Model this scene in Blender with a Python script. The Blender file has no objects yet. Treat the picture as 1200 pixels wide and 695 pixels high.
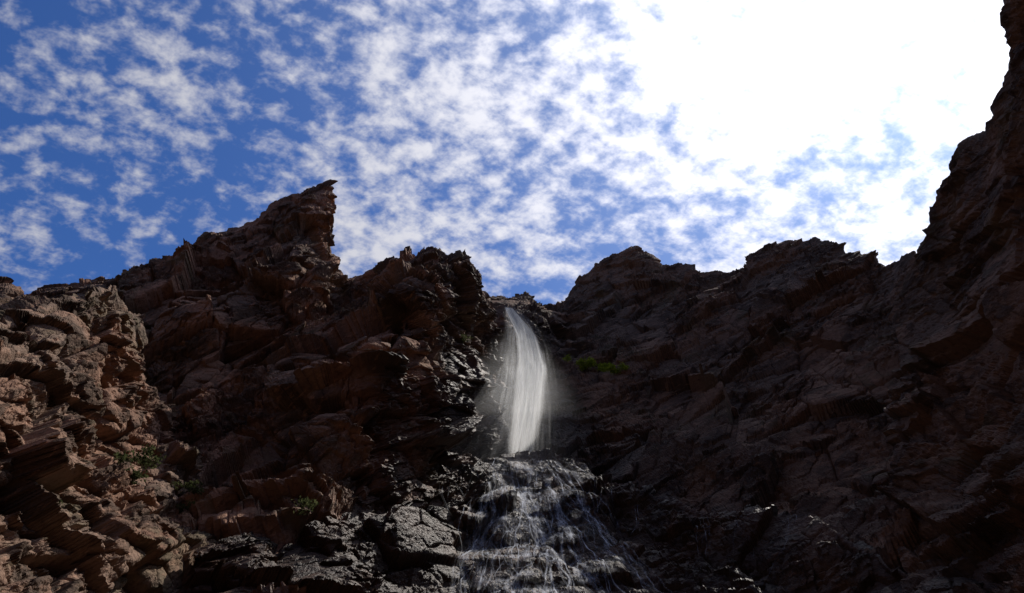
import bpy, math, numpy as np
from mathutils import Vector
rng=np.random.default_rng(7)
scene=bpy.context.scene
# ---------------------------------------------------------------- camera
PITCH=math.radians(33); TH=0.637; CZ=1.7
cp,sp=math.cos(PITCH),math.sin(PITCH)
cam=bpy.data.cameras.new("camera"); camo=bpy.data.objects.new("camera",cam)
scene.collection.objects.link(camo); scene.camera=camo
camo.location=(0,0,CZ); camo.rotation_euler=(math.pi/2+PITCH,0,0)
cam.sensor_width=36; cam.lens=18/TH; cam.clip_end=8000; cam.clip_start=0.1
def sight(x,y,D):
    """world point on the camera ray through image pixel (x, y), at chosen horizontal distance D"""
    cx=(x-600)/600*TH; cy=(347.5-y)/600*TH  # image pixel coordinates to offsets on the camera's view plane
    d=np.array([cx, cp-sp*cy, sp+cp*cy]); h=math.hypot(d[0],d[1])
    return d/h*D+np.array([0,0,CZ])
SAZ,SEL=math.radians(46),math.radians(51)
SUN=np.array([math.sin(SAZ)*math.cos(SEL),math.cos(SAZ)*math.cos(SEL),math.sin(SEL)])
# ---------------------------------------------------------------- noise
def hsh(ix,iy,iz,s):
    h=(ix.astype(np.int64)*374761393+iy.astype(np.int64)*668265263+iz.astype(np.int64)*1440662683+s*974711).astype(np.uint32)
    h^=h>>np.uint32(13); h*=np.uint32(1274126177); h^=h>>np.uint32(16); h*=np.uint32(2246822519); h^=h>>np.uint32(13)
    return h
def tri(h):
    return ((h&1023).astype(np.float32)/1023,((h>>10)&1023).astype(np.float32)/1023,((h>>20)&1023).astype(np.float32)/1023)
def facet(p,scale,seed,small=False):
    out=np.empty(len(p),np.float32); crk=np.empty(len(p),np.float32)
    for a in range(0,len(p),150000):
        q=(p[a:a+150000]/scale).astype(np.float32)
        c=np.floor(q-(0.5 if small else 0)).astype(np.int32)
        best=np.full(len(q),1e9,np.float32); sec=best.copy(); bi=np.zeros((len(q),3),np.int32); bd=np.zeros((len(q),3),np.float32)
        R=(0,1) if small else (-1,0,1)
        for dx in R:
            for dy in R:
                for dz in R:
                    ix,iy,iz=c[:,0]+dx,c[:,1]+dy,c[:,2]+dz
                    fx,fy,fz=tri(hsh(ix,iy,iz,seed))
                    ex,ey,ez=q[:,0]-ix-fx,q[:,1]-iy-fy,q[:,2]-iz-fz
                    d=ex*ex+ey*ey+ez*ez
                    m=d<best
                    sec=np.where(m,best,np.minimum(sec,d)); best=np.where(m,d,best)
                    bi[m]=np.stack([ix,iy,iz],1)[m]; bd[m]=np.stack([ex,ey,ez],1)[m]
        g=hsh(bi[:,0],bi[:,1],bi[:,2],seed+91); g1,g2,g3=tri(g)
        v=hsh(bi[:,0],bi[:,1],bi[:,2],seed+57); v1,_,_=tri(v)
        out[a:a+150000]=(v1-.5)*.7+((g1-.5)*bd[:,0]+(g2-.5)*bd[:,1]+(g3-.5)*bd[:,2])*2.2
        crk[a:a+150000]=np.exp(-(np.sqrt(sec)-np.sqrt(best))*24)
    return out,crk
def perlin(p,scale,seed):
    q=p/scale; c=np.floor(q).astype(np.int32); f=(q-c).astype(np.float32); u=f*f*f*(f*(f*6-15)+10)
    r=0
    for dx in (0,1):
        for dy in (0,1):
            for dz in (0,1):
                g1,g2,g3=tri(hsh(c[:,0]+dx,c[:,1]+dy,c[:,2]+dz,seed))
                w=(u[:,0] if dx else 1-u[:,0])*(u[:,1] if dy else 1-u[:,1])*(u[:,2] if dz else 1-u[:,2])
                r=r+w*2*((g1-.5)*(f[:,0]-dx)+(g2-.5)*(f[:,1]-dy)+(g3-.5)*(f[:,2]-dz))
    return r
def rotm(ax,ay,az):
    from mathutils import Euler
    return np.array(Euler((math.radians(ax),math.radians(ay),math.radians(az))).to_matrix())
FX=float(sight(615,450,69)[0])
ALL=[]
def resample(row,n):
    P=np.array([sight(*r) for r in row]); px=np.array([[r[0],r[1]] for r in row],float)
    d=np.abs(np.diff(px[:,0]))+0.3*np.abs(np.diff(px[:,1])); t=np.concatenate([[0],np.cumsum(d)]); t/=t[-1]
    s=np.linspace(0,1,n); return np.stack([np.interp(s,t,P[:,k]) for k in range(3)],1)
def finish_mesh(name,V,nv,nu,mat,wet=None,tone=None):
    idx=np.arange(nv*nu).reshape(nv,nu)
    F=np.stack([idx[:-1,:-1],idx[1:,:-1],idx[1:,1:],idx[:-1,1:]],-1).reshape(-1,4)
    me=bpy.data.meshes.new(name); me.vertices.add(len(V)); me.vertices.foreach_set("co",V.astype(np.float32).ravel())
    me.loops.add(F.size); me.loops.foreach_set("vertex_index",F.ravel().astype(np.int32))
    me.polygons.add(len(F)); me.polygons.foreach_set("loop_start",np.arange(0,F.size,4,dtype=np.int32))
    me.update(calc_edges=True); me.shade_flat()
    if wet is not None:
        at=me.attributes.new("wet","FLOAT","POINT"); at.data.foreach_set("value",wet.astype(np.float32))
    if tone is None: tone=np.stack([perlin(V,7,5)+.5,perlin(V,3,6)+.5,perlin(V,2,7)],1)
    at=me.attributes.new("tone","FLOAT_VECTOR","POINT"); at.data.foreach_set("vector",tone.astype(np.float32).ravel())
    me.materials.append(mat)
    ob=bpy.data.objects.new(name,me); scene.collection.objects.link(ob); return ob
def saw(t,sharp=.16):
    f=t-np.floor(t); return np.where(f<1-sharp,f/(1-sharp),(1-f)/sharp)-.5
TONE=[None]
def rock_disp(V,N,bed,seed,amp,ridge,big=1.0,slab=1.0,strat=1.0):
    B=(V@rotm(*bed))
    B=B+np.stack([perlin(V,11,seed+1),perlin(V,11,seed+2),perlin(V,11,seed+3)],1)*.35
    B2=B*np.array([1.0,1.0,1.9])
    a0,c0=facet(B2,12,seed+10); a1,c1=facet(B2,5.0,seed+20); a2,c2=facet(B2,2.1,seed+30,True)
    a3,c3=facet(B2,0.9,seed+40,True); a4,c4=facet(B2,0.4,seed+50,True)
    msk=np.clip(perlin(V,6,seed+60)*2.6+.5,.05,1.1); msk2=np.clip(perlin(V,9,seed+61)*2.4+.45,.05,1.1)
    st=saw(B[:,2]/2.9+a1*.25)*.6*msk2*strat+saw(B[:,2]/1.05+a2*.5)*.26*msk*(.5+.5*strat)
    d=(perlin(V,22,seed+5)*4.0+a0*3.0)*ridge*big+a1*1.5*slab*(0.3+.7*ridge)+a2*.66/slab*(.55+.6*msk)+a3*.32/slab*(.3+msk)+a4*.13*(.25+msk)+st*(.4+.6*ridge)
    d-=c1*.40*ridge+c2*.16+c3*.07
    W=V+N*(d*amp)[:,None]
    W=W+np.stack([a2,a3*.6,a1*.35],1)*0.20*amp
    pb=perlin(V,8,seed+70)
    TONE[0]=np.stack([.5+pb*1.3+a1*.35,.5+a2*.5+perlin(V,2.6,seed+71)*.8+a3*.3,perlin(V,3.5,seed+72)*1.5+a3*.5],1)
    return W
def patch(name,rows,nu,segs,bed,seed,mat,amp=1.0,base_wet=0.,back=((4,-1.2),(22,-9)),foot=True,ridgek=.12,big=1.0,slab=1.0,nsm=40,strat=1.0):
    G=[resample(r,nu) for r in rows]
    if foot: G[-1][:,2]=-2.0
    top=G[0]; h=top[:,:2]/np.linalg.norm(top[:,:2],axis=1)[:,None]
    pre=[]
    for d,z in back:
        q=top.copy(); q[:,:2]+=h*d; q[:,2]+=z; pre.append(q)
    G=pre[::-1]+G; sg=[12,16][:len(back)]+segs
    rowsP=[];rk=[]
    nb=len(back)
    for i in range(len(G)-1):
        for k in range(sg[i]):
            t=k/sg[i]; rowsP.append(G[i]*(1-t)+G[i+1]*t)
            rk.append(ridgek+(1-ridgek)*min(1,(i-nb+t)/0.8) if i>=nb else ridgek)
    rowsP.append(G[-1]); rk.append(1)
    A=np.array(rowsP); nv=A.shape[0]
    S=A.copy()
    for _ in range(14):
        S[1:-1]=(S[:-2]+S[1:-1]*2+S[2:])/4; S[:,1:-1]=(S[:,:-2]+S[:,1:-1]*2+S[:,2:])/4
    rk=np.array(rk); w=np.clip((rk-ridgek)/(1-ridgek),0,1)[:,None,None]; A=A*(1-w)+S*w
    Sn=A.copy()
    for _ in range(nsm):
        Sn[1:-1]=(Sn[:-2]+Sn[1:-1]*2+Sn[2:])/4; Sn[:,1:-1]=(Sn[:,:-2]+Sn[:,1:-1]*2+Sn[:,2:])/4
    du=np.gradient(Sn,axis=1); dv=np.gradient(Sn,axis=0); N=np.cross(dv,du); N/=np.linalg.norm(N,axis=2)[:,:,None]+1e-9
    V=A.reshape(-1,3); N=N.reshape(-1,3)
    if (N*V).sum(1).mean()>0: N=-N
    V=rock_disp(V,N,bed,seed,amp,np.repeat(rk,nu),big,slab,strat)
    n=perlin(V,5,seed+77)*5
    width=3.2+np.clip(46-V[:,2],0,40)*.42
    wet=np.clip(np.exp(-((V[:,0]-FX)/width)**2)*1.5+base_wet+n*.22-.25,0,1)
    wet*=np.clip((54-V[:,2])/10,0,1)
    ALL.append(V)
    return finish_mesh(name,V,nv,nu,mat,wet,TONE[0])
# ---------------------------------------------------------------- materials
def newmat(n):
    m=bpy.data.materials.new(n); m.use_nodes=True; nt=m.node_tree; nt.nodes.clear(); return m,nt
def ND(nt,t,**kw):
    n=nt.nodes.new(t)
    for k,v in kw.items(): setattr(n,k,v)
    return n
def mth(nt,op,a,b=None,c=None,clamp=False):
    n=nt.nodes.new("ShaderNodeMath"); n.operation=op; n.use_clamp=clamp
    for i,v in enumerate((a,b,c)):
        if v is None: continue
        if isinstance(v,(int,float)): n.inputs[i].default_value=v
        else: nt.links.new(v,n.inputs[i])
    return n.outputs[0]
def mixc(nt,f,a,b,mode='MIX'):
    n=nt.nodes.new("ShaderNodeMix"); n.data_type='RGBA'; n.blend_type=mode
    for s,v in ((n.inputs[0],f),(n.inputs[6],a),(n.inputs[7],b)):
        if isinstance(v,(int,float)): s.default_value=v
        elif isinstance(v,tuple): s.default_value=v+(1,) if len(v)==3 else v
        else: nt.links.new(v,s)
    return n.outputs[2]
def maprange(nt,v,a,b,c=0,d=1,smooth=True):
    n=nt.nodes.new("ShaderNodeMapRange"); n.interpolation_type='SMOOTHSTEP' if smooth else 'LINEAR'
    n.inputs[1].default_value=a;n.inputs[2].default_value=b;n.inputs[3].default_value=c;n.inputs[4].default_value=d
    nt.links.new(v,n.inputs[0]); return n.outputs[0]
def noise(nt,vec,s,det=6,rough=.6,lac=2,dist=0):
    n=ND(nt,"ShaderNodeTexNoise"); n.inputs["Scale"].default_value=s;n.inputs["Detail"].default_value=det
    n.inputs["Roughness"].default_value=rough;n.inputs["Distortion"].default_value=dist
    nt.links.new(vec,n.inputs["Vector"]); return n.outputs["Fac"]
def rockmat(name,c_red,c_grey,c_dark,bed):
    m,nt=newmat(name); L=nt.links
    tc=ND(nt,"ShaderNodeTexCoord"); ob=tc.outputs["Object"]
    mp=ND(nt,"ShaderNodeMapping"); mp.vector_type='TEXTURE'; mp.inputs["Rotation"].default_value=[math.radians(a) for a in bed]; mp.inputs["Scale"].default_value=(1,1,.24)
    L.new(ob,mp.inputs[0]); bedv=mp.outputs[0]
    ta=ND(nt,"ShaderNodeAttribute"); ta.attribute_name="tone"; ts=ND(nt,"ShaderNodeSeparateXYZ"); L.new(ta.outputs["Vector"],ts.inputs[0])
    fine=noise(nt,ob,3.2,4,.72); strat=noise(nt,bedv,.9,4,.72)
    col=mixc(nt,maprange(nt,ts.outputs[0],.25,.75),c_grey,c_red)
    col=mixc(nt,mth(nt,'MULTIPLY',maprange(nt,ts.outputs[1],.35,.9),.8),col,c_dark)
    light=tuple(min(1,c*1.7) for c in c_red)
    col=mixc(nt,mth(nt,'MULTIPLY',maprange(nt,strat,.52,.72),.6),col,light)
    col=mixc(nt,mth(nt,'MULTIPLY',maprange(nt,fine,.5,.70),.65),col,c_dark)
    col=mixc(nt,mth(nt,'MULTIPLY',maprange(nt,ts.outputs[2],.3,.7),.35),col,tuple(c_grey[i]*k for i,k in enumerate((.8,.95,.75))))
    at=ND(nt,"ShaderNodeAttribute"); at.attribute_name="wet"; wet=at.outputs["Fac"]
    col=mixc(nt,mth(nt,'MULTIPLY',wet,.86),col,mixc(nt,.75,col,(.014,.010,.009)))
    bs=ND(nt,"ShaderNodeBsdfPrincipled"); L.new(col,bs.inputs["Base Color"])
    rg=mth(nt,'SUBTRACT',mth(nt,'MULTIPLY_ADD',fine,.25,.75),mth(nt,'MULTIPLY',wet,.42)); L.new(rg,bs.inputs["Roughness"])
    L.new(mth(nt,'MULTIPLY_ADD',wet,.06,.1),bs.inputs["Specular IOR Level"])
    hgt=mth(nt,'ADD',mth(nt,'MULTIPLY',fine,.8),mth(nt,'MULTIPLY',strat,.8))
    bp=ND(nt,"ShaderNodeBump"); bp.inputs["Strength"].default_value=.9; bp.inputs["Distance"].default_value=.18
    L.new(hgt,bp.inputs["Height"]); L.new(bp.outputs[0],bs.inputs["Normal"])
    o=ND(nt,"ShaderNodeOutputMaterial"); L.new(bs.outputs[0],o.inputs[0]); return m
BL=(0,-40,15); BR=(8,-16,0)
M_but=rockmat("rock_sunlit",(.25,.143,.098),(.20,.138,.103),(.050,.034,.025),(0,-42,25))  # buttress sunlight put into the colour: albedo raised over the right walls
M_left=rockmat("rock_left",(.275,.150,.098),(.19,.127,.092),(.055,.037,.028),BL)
M_right=rockmat("rock_right",(.185,.108,.071),(.14,.096,.070),(.050,.034,.026),BR)  # albedo lowered so the colour carries the right walls' shade
# ---------------------------------------------------------------- cliffs
ridgeL=[(-260,300,74),(-100,330,73),(-20,332,72),(4,333,71),(14,340,70),(24,351,69),(60,341,68),(130,325,68),(175,310,68),(200,300,68),(214,289,68),(240,273,67),(272,264,67),(300,258,66),(316,240,66),(340,228,66),(366,221,65),(388,217,65),(392,232,65),(383,254,65),(373,274,65),(378,298,65),(402,313,66),(406,326,67),(425,322,67),(442,315,66),(458,304,65),(480,297,64),(510,291,63),(530,300,63),(545,293,63),(552,320,64),(562,343,67),(578,362,71)]
left=[ridgeL,
[(-260,430,66),(-100,450,63),(25,410,62),(150,380,62),(250,350,62),(330,310,61),(362,320,62),(400,360,64),(440,355,62),(475,345,57),(510,345,59),(550,385,67),(576,392,74)],
[(-260,560,60),(-100,560,58),(50,500,58),(170,470,59),(260,430,60),(320,425,60),(390,415,58),(435,410,54),(485,410,57),(525,430,63),(550,440,69),(585,450,76)],
[(-260,720,50),(-100,680,50),(50,620,52),(180,560,55),(260,530,56),(320,520,55),(380,490,52),(430,490,52),(470,500,56),(520,515,63),(585,540,72)],
[(-260,850,40),(-100,820,42),(50,730,46),(180,670,48),(280,620,48),(350,590,47),(410,600,49),(500,610,56),(606,640,62)],
[(-260,975,30),(50,975,32),(350,975,32),(606,975,36)]]
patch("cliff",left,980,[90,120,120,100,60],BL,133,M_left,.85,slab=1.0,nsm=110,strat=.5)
right=[[(520,372,96),(560,348,96),(572,345,96),(592,349,97),(606,346,97),(620,344,97),(632,357,97),(652,360,97),(665,345,96),(680,325,96),(710,305,95),(728,294,94),(745,287,93),(765,300,92),(775,312,91),(815,308,89),(822,320,88),(870,315,86),(885,298,84),(925,285,82),(955,279,80),(985,285,78),(1000,297,77),(1025,295,75),(1035,310,73),(1068,300,70),(1140,290,68)],
[(520,400,82),(590,368,78),(625,372,80),(660,385,90),(700,372,90),(800,365,83),(900,350,77),(1000,355,72),(1140,370,64)],
[(520,480,76),(600,440,76),(660,445,79),(730,440,78),(850,440,73),(1000,440,66),(1140,450,58)],
[(520,540,72),(620,530,72),(680,530,70),(730,530,67),(850,530,62),(1000,530,58),(1140,530,52)],
[(520,640,63),(640,640,63),(720,640,59),(850,640,54),(1000,650,50),(1140,650,46)],
[(520,975,36),(800,975,36),(1140,975,30)]]
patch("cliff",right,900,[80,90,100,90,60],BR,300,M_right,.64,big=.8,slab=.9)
nearR=[[(1052,345,60),(1068,302,58),(1080,275,56),(1095,235,55),(1110,210,54),(1115,170,53),(1135,160,52),(1155,155,50),(1165,110,49),(1180,80,48),(1187,20,46),(1180,-10,45),(1230,-120,42),(1300,-200,40),(1500,-250,37),(1900,-200,34)],
[(1050,400,57),(1110,350,53),(1190,240,47),(1350,150,41),(1900,200,33)],
[(1045,480,54),(1130,470,49),(1220,430,43),(1400,400,36),(1900,450,28)],
[(1060,600,50),(1150,590,45),(1240,580,38),(1400,600,32),(1900,650,22)],
[(1080,760,42),(1180,760,36),(1300,760,30),(1900,800,18)],
[(1090,975,32),(1180,975,28),(1300,975,24),(1900,975,14)]]
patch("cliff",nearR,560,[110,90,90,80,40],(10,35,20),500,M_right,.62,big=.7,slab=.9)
but=[[(-240,300,34),(-60,360,37),(0,372,40),(60,350,43),(100,336,45),(130,333,47),(145,350,48),(165,372,50),(170,400,50),(163,430,50),(175,455,50),(190,480,51),(195,515,51),(228,540,50),(235,575,50),(275,610,48),(270,650,46),(300,720,44)],
[(-240,420,29),(0,430,35),(60,420,38),(110,430,42),(135,460,44),(150,500,46),(175,540,46),(205,600,45),(240,730,42)],
[(-240,560,25),(0,540,31),(60,560,35),(115,600,38),(170,740,38)],
[(-240,700,22),(0,680,27),(80,760,30),(130,850,30)],
[(-240,975,18),(0,975,21),(80,975,24),(130,975,25)]]
patch("rock_buttress",but,620,[120,130,120,40],(0,-42,25),700,M_but,.72,base_wet=-.5,back=((5,-1),(16,-6)),big=.6,slab=1.1,nsm=90,strat=.5)
led=[[(230,655,42),(330,600,48),(420,570,52),(520,545,60),(560,536,64),(610,532,66),(660,534,66),(700,560,62),(760,575,58),(830,600,54),(950,600,50),(1040,650,46),(1150,690,42)],
[(230,700,40),(420,640,48),(560,600,58),(620,590,60),(700,610,58),(800,650,51),(1040,690,43),(1150,730,39)],
[(230,780,36),(420,730,43),(560,695,50),(640,695,51),(800,730,45),(1150,800,35)],
[(230,975,26),(640,975,34),(1150,975,27)]]
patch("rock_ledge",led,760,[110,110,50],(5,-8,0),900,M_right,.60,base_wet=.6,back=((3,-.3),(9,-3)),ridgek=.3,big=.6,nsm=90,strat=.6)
def gorge_blocker():  # unseen canyon walls behind the camera, added and raised to block skylight
    nu,nv=260,60; az=np.radians(np.linspace(62,305,nu)); t=np.linspace(0,1,nv)
    R=34+10*np.sin(az*1.7)+t[:,None]*16; H=-2+t[:,None]*(80+6*np.sin(az*5))
    V=np.stack([np.sin(az)*R,np.cos(az)*R,H+0*R],-1).reshape(-1,3)
    N=-V*np.array([1,1,-.3]); N/=np.linalg.norm(N,axis=1)[:,None]
    V=rock_disp(V,N,(0,15,0),1300,1.2,np.ones(len(V)))
    finish_mesh("cliff",V,nv,nu,M_right,np.zeros(len(V)),TONE[0])
gorge_blocker()
def ground():
    n=160; s=np.sinh(np.linspace(-5.2,5.2,n)); s=s/s[-1]*3000
    X,Y=np.meshgrid(s,s,indexing='ij'); V=np.stack([X.ravel(),Y.ravel(),np.zeros(n*n)],1)
    a,c=facet(V+.3,2.2,1500); V[:,2]=-.3+a*.35*(np.hypot(V[:,0],V[:,1])<60)-.5*(np.hypot(V[:,0],V[:,1])>60)
    finish_mesh("ground",V,n,n,M_right,np.full(len(V),.2))
ground()
CAT=np.concatenate(ALL)
DIRS=CAT-np.array([0,0,CZ]); DL=np.linalg.norm(DIRS,axis=1); DIRS=DIRS/DL[:,None]
def onrock(x,y):
    d=sight(x,y,1)-np.array([0,0,CZ]); d/=np.linalg.norm(d)
    m=np.where(DIRS@d>math.cos(math.radians(.14)))[0]
    return CAT[m[np.argmin(DL[m])]] if len(m) else sight(x,y,50)
# ---------------------------------------------------------------- water
def watermat(name,su,sv,dens,lo,hi,edge=1.0,lace=False,foam=False,rag=0.):
    m,nt=newmat(name); L=nt.links
    uv=ND(nt,"ShaderNodeUVMap"); uv.uv_map="UVMap"; sep=ND(nt,"ShaderNodeSeparateXYZ"); L.new(uv.outputs[0],sep.inputs[0])
    u0,v0=sep.outputs[0],sep.outputs[1]
    lay=mth(nt,'FLOOR',u0); u=mth(nt,'SUBTRACT',u0,lay)
    def cmb(a,b,c):
        n=ND(nt,"ShaderNodeCombineXYZ"); L.new(a,n.inputs[0]);L.new(b,n.inputs[1]);L.new(c,n.inputs[2]); return n.outputs[0]
    lz=mth(nt,'MULTIPLY',lay,7.31)
    n1=noise(nt,cmb(mth(nt,'MULTIPLY',u,su),mth(nt,'MULTIPLY',v0,sv),lz),1,4,.65,dist=.3 if not lace else .8)
    n2=noise(nt,cmb(mth(nt,'MULTIPLY',u,su*.25),mth(nt,'MULTIPLY',v0,sv*1.6),mth(nt,'ADD',lz,3.0)),1,3,.6,dist=.4)
    e=mth(nt,'MULTIPLY',mth(nt,'MULTIPLY',u,mth(nt,'SUBTRACT',1.0,u)),4.0,clamp=True)
    if rag>0:
        n5=noise(nt,cmb(mth(nt,'MULTIPLY',u,5.0),mth(nt,'MULTIPLY',v0,2.4),mth(nt,'ADD',lz,5.0)),1,4,.65,dist=.6)
        e=mth(nt,'MULTIPLY',e,maprange(nt,mth(nt,'ADD',e,mth(nt,'MULTIPLY',mth(nt,'SUBTRACT',n5,.5),rag)),.12,.75),clamp=True)
    e=mth(nt,'POWER',e,edge)
    at=ND(nt,"ShaderNodeAttribute"); at.attribute_name="dens"
    if lace:
        r1=mth(nt,'SUBTRACT',1.0,mth(nt,'MULTIPLY',mth(nt,'ABSOLUTE',mth(nt,'SUBTRACT',n1,.5)),22.0),clamp=True)
        n3=noise(nt,cmb(mth(nt,'MULTIPLY',u,su*2.3),mth(nt,'MULTIPLY',v0,sv*1.7),mth(nt,'ADD',lz,9.0)),1,3,.6,dist=.7)
        r2=mth(nt,'SUBTRACT',1.0,mth(nt,'MULTIPLY',mth(nt,'ABSOLUTE',mth(nt,'SUBTRACT',n3,.5)),20.0),clamp=True)
        a=mth(nt,'ADD',mth(nt,'POWER',r1,1.4),mth(nt,'MULTIPLY',r2,.45))
        a=mth(nt,'MULTIPLY',mth(nt,'ADD',a,.01),maprange(nt,n2,lo,hi,.0,1))
    else:
        a=maprange(nt,mth(nt,'ADD',mth(nt,'MULTIPLY',n1,.65),mth(nt,'MULTIPLY',n2,.35)),lo,hi)
    a=mth(nt,'MULTIPLY',mth(nt,'MULTIPLY',a,e),mth(nt,'MULTIPLY',at.outputs["Fac"],dens),clamp=True)
    # shading normal fixed against the sun, so the water renders brightly backlit
    nv=ND(nt,"ShaderNodeCombineXYZ")
    for i in range(3): nv.inputs[i].default_value=float(-SUN[i])
    df=ND(nt,"ShaderNodeBsdfDiffuse"); df.inputs[0].default_value=(.84,.88,.97,1)
    if foam:      # aerated water: shading normal tipped skyward to brighten strands lying in shade
        nn=ND(nt,"ShaderNodeCombineXYZ"); nn.inputs[1].default_value=-.35; nn.inputs[2].default_value=.94; L.new(nn.outputs[0],df.inputs["Normal"])
    tl=ND(nt,"ShaderNodeBsdfTranslucent"); tl.inputs[0].default_value=(.95,.96,.97,1); L.new(nv.outputs[0],tl.inputs["Normal"])
    mx=ND(nt,"ShaderNodeMixShader"); mx.inputs[0].default_value=.3 if foam else .9; L.new(df.outputs[0],mx.inputs[1]);L.new(tl.outputs[0],mx.inputs[2])
    tr=ND(nt,"ShaderNodeBsdfTransparent"); m2=ND(nt,"ShaderNodeMixShader"); L.new(a,m2.inputs[0]);L.new(tr.outputs[0],m2.inputs[1]);L.new(mx.outputs[0],m2.inputs[2])
    o=ND(nt,"ShaderNodeOutputMaterial"); L.new(m2.outputs[0],o.inputs[0]); return m
def strips(name,lst,mat):
    V=[];F=[];UV=[];D=[];o=0
    for k,(G,lay,vv,dn) in enumerate(lst):
        n,m=G.shape[:2]; V.append(G.reshape(-1,3)); D.append(np.broadcast_to(dn,(n,m)).ravel())
        i=np.arange(n*m).reshape(n,m)+o; F.append(np.stack([i[:-1,:-1],i[1:,:-1],i[1:,1:],i[:-1,1:]],-1).reshape(-1,4))
        uu=np.linspace(0.001,.999,m)+lay; UV.append(np.stack(np.broadcast_arrays(uu[None,:],vv[:,None]),-1).reshape(-1,2)); o+=n*m
    V=np.concatenate(V);F=np.concatenate(F);UV=np.concatenate(UV);D=np.concatenate(D)
    me=bpy.data.meshes.new(name); me.from_pydata(V.tolist(),[],F.tolist()); me.update()
    ul=me.uv_layers.new(name="UVMap"); ul.data.foreach_set("uv",UV[F.ravel()].astype(np.float32).ravel())
    at=me.attributes.new("dens","FLOAT","POINT"); at.data.foreach_set("value",D.astype(np.float32))
    me.polygons.foreach_set("use_smooth",[True]*len(F)); me.materials.append(mat)
    ob=bpy.data.objects.new(name,me); scene.collection.objects.link(ob); return ob
wf=bpy.data.objects.new("waterfall",None); scene.collection.objects.link(wf)
def sheet(Lc,Rc,lay,n=60,m=24,dens=1.,bulge=.6,ph=0):
    t=np.linspace(0,1,n)
    def cur(C):
        P=np.array([sight(*c) for c in C]); s=np.linspace(0,1,len(C)); return np.stack([np.interp(t,s,P[:,k]) for k in range(3)],1)
    A,B=cur(Lc),cur(Rc)
    for _ in range(6):
        for Q in (A,B): Q[1:-1]=(Q[:-2]+2*Q[1:-1]+Q[2:])/4
    u=np.linspace(0,1,m); G=A[:,None]*(1-u)[None,:,None]+B[:,None]*u[None,:,None]
    G[:,:,1]-=bulge*np.sin(u*math.pi)[None,:]*t[:,None]+.12*np.sin(u*17+ph)[None,:]*t[:,None]
    return G,lay,t*3.2,dens*(np.minimum(1,(1-t)*2.0)**.8)[:,None]*np.minimum(1,t*12+.3)[:,None]
ls=[]
for k in range(5):
    o=k*.45+1.0
    Lc=[(586+k,358,76-o),(590-k,385,74-o),(586-4*k,420,72-o),(578-5*k,460,71-o),(568-6*k,500,70.5-o),(556-8*k,562,69.5-o)]
    Rc=[(602+k,360,76-o),(629+2*k,380,74-o),(646+2*k,410,72-o),(650+3*k,450,71-o),(648+4*k,495,70.5-o),(646+6*k,562,69.5-o)]
    ls.append(sheet(Lc,Rc,k,dens=.75-.1*k,ph=k))
fall=strips("falling_water",ls,watermat("water_fall",34,.7,.8,.42,.72,1.0,rag=1.2)); fall.parent=wf
core=[sheet([(590,360,74),(602,390,72),(603,430,70.5),(597,480,69.5),(588,550,69)],[(602,361,74),(632,395,72),(645,430,70.5),(640,480,69.5),(628,550,69)],k+20,dens=1.45-.2*k,ph=k*2) for k in range(3)]
c=strips("white_water",core,watermat("water_core",13,.6,1.25,.26,.56,1.2,rag=.9)); c.parent=wf
mist=[]
for k in range(4):
    o=k*1.1
    mist.append(sheet([(580-6*k,380+8*k,70-o),(556-10*k,440,69-o),(530-12*k,490,67.5-o),(500-10*k,600,61.5-o)],[(634,380+8*k,70-o),(668+3*k,440,69-o),(684+4*k,490,67.5-o),(700+6*k,610,61.5-o)],k+40,dens=1,ph=k))
for i,(G,l,v,d) in enumerate(mist):
    t=np.linspace(0,1,len(v)); mist[i]=(G,l,v,(np.sin(t*math.pi)**1.5)[:,None]*np.ones((1,G.shape[1])))
mi=strips("mist",mist,watermat("water_mist",1.8,.8,.24,.26,.84,2.0)); mi.parent=wf
gx0,gx1,gz0,gz1,gs=-20,50,0,45,.16
nx,nz=int((gx1-gx0)/gs),int((gz1-gz0)/gs); YM=np.full((nx,nz),1e3)
m=(CAT[:,0]>gx0)&(CAT[:,0]<gx1-gs)&(CAT[:,2]>gz0)&(CAT[:,2]<gz1-gs)&(CAT[:,1]>18); C=CAT[m]
np.minimum.at(YM,(((C[:,0]-gx0)/gs).astype(int),((C[:,2]-gz0)/gs).astype(int)),C[:,1])
for _ in range(3):
    P=np.pad(YM,1,mode='edge'); nb=np.minimum.reduce([P[:-2,1:-1],P[2:,1:-1],P[1:-1,:-2],P[1:-1,2:]]); YM=np.where(YM>900,nb,YM)
def ysurf(x,z):
    i=min(max(int((x-gx0)/gs),0),nx-1); k=min(max(int((z-gz0)/gs),0),nz-1); return YM[i,k]
def strand(x,z,zend,w0,lay,drift,wob,dk=1.0):
    pts=[];yp=None; vx=0
    while z>zend:
        y=ysurf(x,z)
        if y>900: break
        if yp is not None: y=min(y,yp+.05)
        yp=y; pts.append((x,y-.10,z))
        gl=ysurf(x-.35,z-.3); gr=ysurf(x+.35,z-.3)
        vx=.75*vx+.25*(np.clip((gl-gr)*-.9,-1,1)*.22)+rng.normal(0,wob)
        x+=(vx+drift)*.5; z-=rng.uniform(.12,.22)
    if len(pts)<8: return None
    P=np.array(pts)
    for _ in range(2): P[1:-1]=(P[:-2]+2*P[1:-1]+P[2:])/4
    n=len(P); w=w0*(.5+.8*np.sin(np.linspace(0,rng.uniform(4,14),n)+rng.uniform(0,6))**2)
    off=np.zeros((n,4,3)); s=np.array([-1,-.33,.33,1]); off[:,:,0]=w[:,None]*s; off[:,:,1]=-.05*(1-s**2)
    t=np.linspace(0,1,n); return P[:,None]+off,lay,np.arange(n)*.11+rng.uniform(0,50),(np.minimum(1,t*5)*np.minimum(1,(1-t)*4))[:,None]*rng.uniform(.2,.9)*dk
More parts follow.
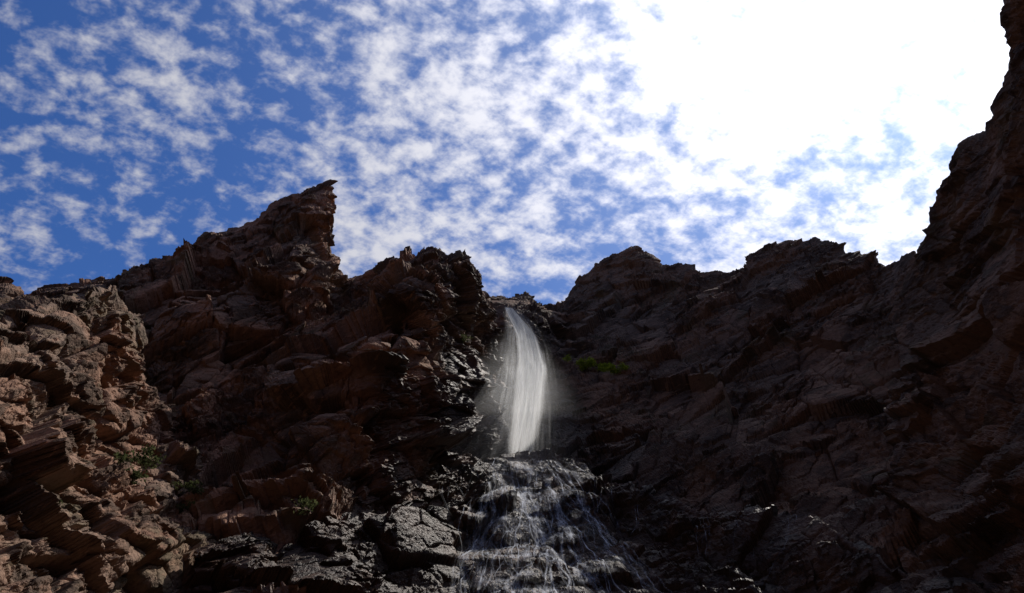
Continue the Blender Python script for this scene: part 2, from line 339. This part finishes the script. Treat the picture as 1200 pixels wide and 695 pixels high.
L0=sight(578,536,64); R0=sight(655,536,64)
cs=[]
for k in range(95):
    f=rng.random(); x=L0[0]+(R0[0]-L0[0])*f; z=L0[2]+rng.uniform(-.5,1.5)-(rng.random()**1.5)*8
    s=strand(x,z,max(3,z-rng.uniform(3,18)),rng.choice([.04,.08,.14,.28],p=[.4,.35,.17,.08]),k,(f-.38)*.30,.06)
    if s: cs.append(s)
for (px,py,n,w) in ((690,560,5,.05),(715,575,4,.045),(740,590,3,.04),(820,604,4,.04),(850,604,3,.04),(905,606,3,.035),(525,560,4,.04),(545,560,3,.05),(625,560,6,.1)):
    for j in range(n):
        p=onrock(px+rng.normal(0,9),py+rng.normal(0,5))
        s=strand(p[0],p[2],max(3,p[2]-rng.uniform(1.5,4)),w,200+len(cs),.0,.05,.7)
        if s: cs.append(s)
cc=strips("cascade",cs,watermat("water_cascade",2.2,1.6,.80,.38,.66,.9,foam=True)); cc.parent=wf
dr=[]
zs=np.arange(L0[2]+1.0,5,-.14); n=len(zs)
for k in range(2):
    M=100; G=np.zeros((n,M,3)); t=np.linspace(0,1,n)
    xl=L0[0]-.6-1.7*t**.8; xr=R0[0]+.4+3.9*np.minimum(1,t*2.2)**.9-1.2*t
    for j in range(M):
        f=j/(M-1); yp=None
        for i in range(n):
            x=xl[i]+(xr[i]-xl[i])*f; y=min(ysurf(x+a*.12,zs[i]) for a in (-1,0,1))
            if y>900: y=yp if yp is not None else 60
            if yp is not None: y=min(y,yp+.14)
            yp=y; G[i,j]=(x,y-.10-.10*k,zs[i])
    G[1:-1,:,1]=(G[:-2,:,1]+2*G[1:-1,:,1]+G[2:,:,1])/4; G[:,1:-1,1]=(G[:,:-2,1]+2*G[:,1:-1,1]+G[:,2:,1])/4
    dr.append((G,k+60,np.arange(n)*.06,(np.minimum(1,t*9)*(1-.35*t))[:,None]))
dv=strips("foam_veil",dr,watermat("water_lace",9,1.0,.55,.42,.66,1.1,lace=True,foam=True,rag=1.3)); dv.parent=wf
# ---------------------------------------------------------------- shrubs
def leafmat(name,c1,c2):
    m,nt=newmat(name); L=nt.links; tc=ND(nt,"ShaderNodeTexCoord")
    col=mixc(nt,maprange(nt,noise(nt,tc.outputs["Object"],3,3),.35,.65),c1,c2)
    d=ND(nt,"ShaderNodeBsdfDiffuse"); t=ND(nt,"ShaderNodeBsdfTranslucent"); L.new(col,d.inputs[0]);L.new(col,t.inputs[0])
    mx=ND(nt,"ShaderNodeMixShader"); mx.inputs[0].default_value=.5; L.new(d.outputs[0],mx.inputs[1]);L.new(t.outputs[0],mx.inputs[2])
    o=ND(nt,"ShaderNodeOutputMaterial"); L.new(mx.outputs[0],o.inputs[0]); return m
LM=leafmat("leaves",(.035,.045,.018),(.075,.08,.035)); LM2=leafmat("grass",(.15,.20,.02),(.27,.31,.03))
def shrub(px,py,r,n,name="shrub",mat=LM,out=.25):
    c=onrock(px,py); V=[];F=[]
    subs=[c+rng.normal(0,1,3)*np.array([r,.5*r,.35*r]) for _ in range(7)]
    for i in range(n):
        b=subs[i%7]; p=b+rng.normal(0,.33*r,3)*np.array([1,.8,.7])-np.array([0,out,-.15])
        a=rng.normal(0,1,3);a/=np.linalg.norm(a);a[2]=abs(a[2]);q=np.cross(a,rng.normal(0,1,3));q/=np.linalg.norm(q)+1e-6
        l=rng.uniform(.1,.2);w=l*.3;k=len(V); V+=[p-q*w,p+a*l*.5-q*w*1.2,p+a*l*1.2,p+a*l*.5+q*w*1.2]; F.append((k,k+1,k+2,k+3))
    for s in subs:
        k=len(V); V+=[c+np.array([-.03,0,-.3]),c+np.array([.03,0,-.3]),s]; F.append((k,k+1,k+2))
    me=bpy.data.meshes.new(name); me.from_pydata([tuple(v) for v in V],[],F); me.materials.append(mat)
    ob=bpy.data.objects.new(name,me); scene.collection.objects.link(ob)
for a in ((686,428,.7,1100),(703,432,.8,1500),(718,437,.6,1000)): shrub(*a,mat=LM2,out=.7)
for a in ((545,400,.5,300),(150,545,.6,500),(160,562,.4,300),(45,600,.35,160),(225,575,.4,200),(350,600,.5,200),(215,600,.3,140)): shrub(*a)
# ---------------------------------------------------------------- sun + sky
sl=bpy.data.lights.new("sun","SUN"); sl.energy=5; sl.angle=math.radians(.5); sl.color=(1,.94,.86)
so=bpy.data.objects.new("sun",sl); scene.collection.objects.link(so)
so.rotation_euler=Vector(tuple(SUN)).to_track_quat('Z','Y').to_euler()
w=bpy.data.worlds.new("World"); scene.world=w; w.use_nodes=True; nt=w.node_tree; nt.nodes.clear(); L=nt.links
sky=ND(nt,"ShaderNodeTexSky"); sky.sky_type='NISHITA'; sky.sun_disc=False; sky.sun_elevation=SEL; sky.sun_rotation=SAZ
tc=ND(nt,"ShaderNodeTexCoord"); g=tc.outputs["Generated"]
sep=ND(nt,"ShaderNodeSeparateXYZ"); L.new(g,sep.inputs[0])
zz=mth(nt,'ADD',mth(nt,'MAXIMUM',sep.outputs[2],0.0),.4)
cb=ND(nt,"ShaderNodeCombineXYZ"); L.new(mth(nt,'DIVIDE',sep.outputs[0],zz),cb.inputs[0]); L.new(mth(nt,'DIVIDE',sep.outputs[1],zz),cb.inputs[1])
mp=ND(nt,"ShaderNodeMapping"); mp.inputs["Rotation"].default_value=(0,0,math.radians(-35)); mp.inputs["Scale"].default_value=(1,1.2,1); L.new(cb.outputs[0],mp.inputs[0])
pv=mp.outputs[0]
dt=ND(nt,"ShaderNodeVectorMath"); dt.operation='DOT_PRODUCT'; L.new(g,dt.inputs[0]); dt.inputs[1].default_value=tuple(SUN)
dd=mth(nt,'MAXIMUM',dt.outputs["Value"],0.0)
n1=noise(nt,pv,27,4,.60,dist=.1); n2=noise(nt,pv,3.6,3,.5)
s=mth(nt,'ADD',mth(nt,'MULTIPLY',n1,.80),mth(nt,'MULTIPLY',n2,.60))
s=mth(nt,'ADD',s,mth(nt,'MULTIPLY',mth(nt,'POWER',dd,5.),.20))
mask=maprange(nt,s,.645,.95)
tint=mixc(nt,1.0,sky.outputs[0],(.30,.55,1.02),'MULTIPLY')
halo=mth(nt,'MULTIPLY',mth(nt,'POWER',dd,10.),3.4)
base=mixc(nt,1.0,tint,halo,'ADD')
cl=mth(nt,'ADD',5.8,mth(nt,'MULTIPLY',mth(nt,'POWER',dd,7.),12.))
cc2=mixc(nt,1.0,(1,1,1.08),cl,'MULTIPLY')
fin=mixc(nt,mth(nt,'MULTIPLY',mask,.94),base,cc2)
bg=ND(nt,"ShaderNodeBackground"); bg.inputs[1].default_value=.1; L.new(fin,bg.inputs[0])
wo=ND(nt,"ShaderNodeOutputWorld"); L.new(bg.outputs[0],wo.inputs[0])
scene.view_settings.view_transform='Standard'; scene.view_settings.look='None'; scene.view_settings.exposure=0
scene.cycles.transparent_max_bounces=20
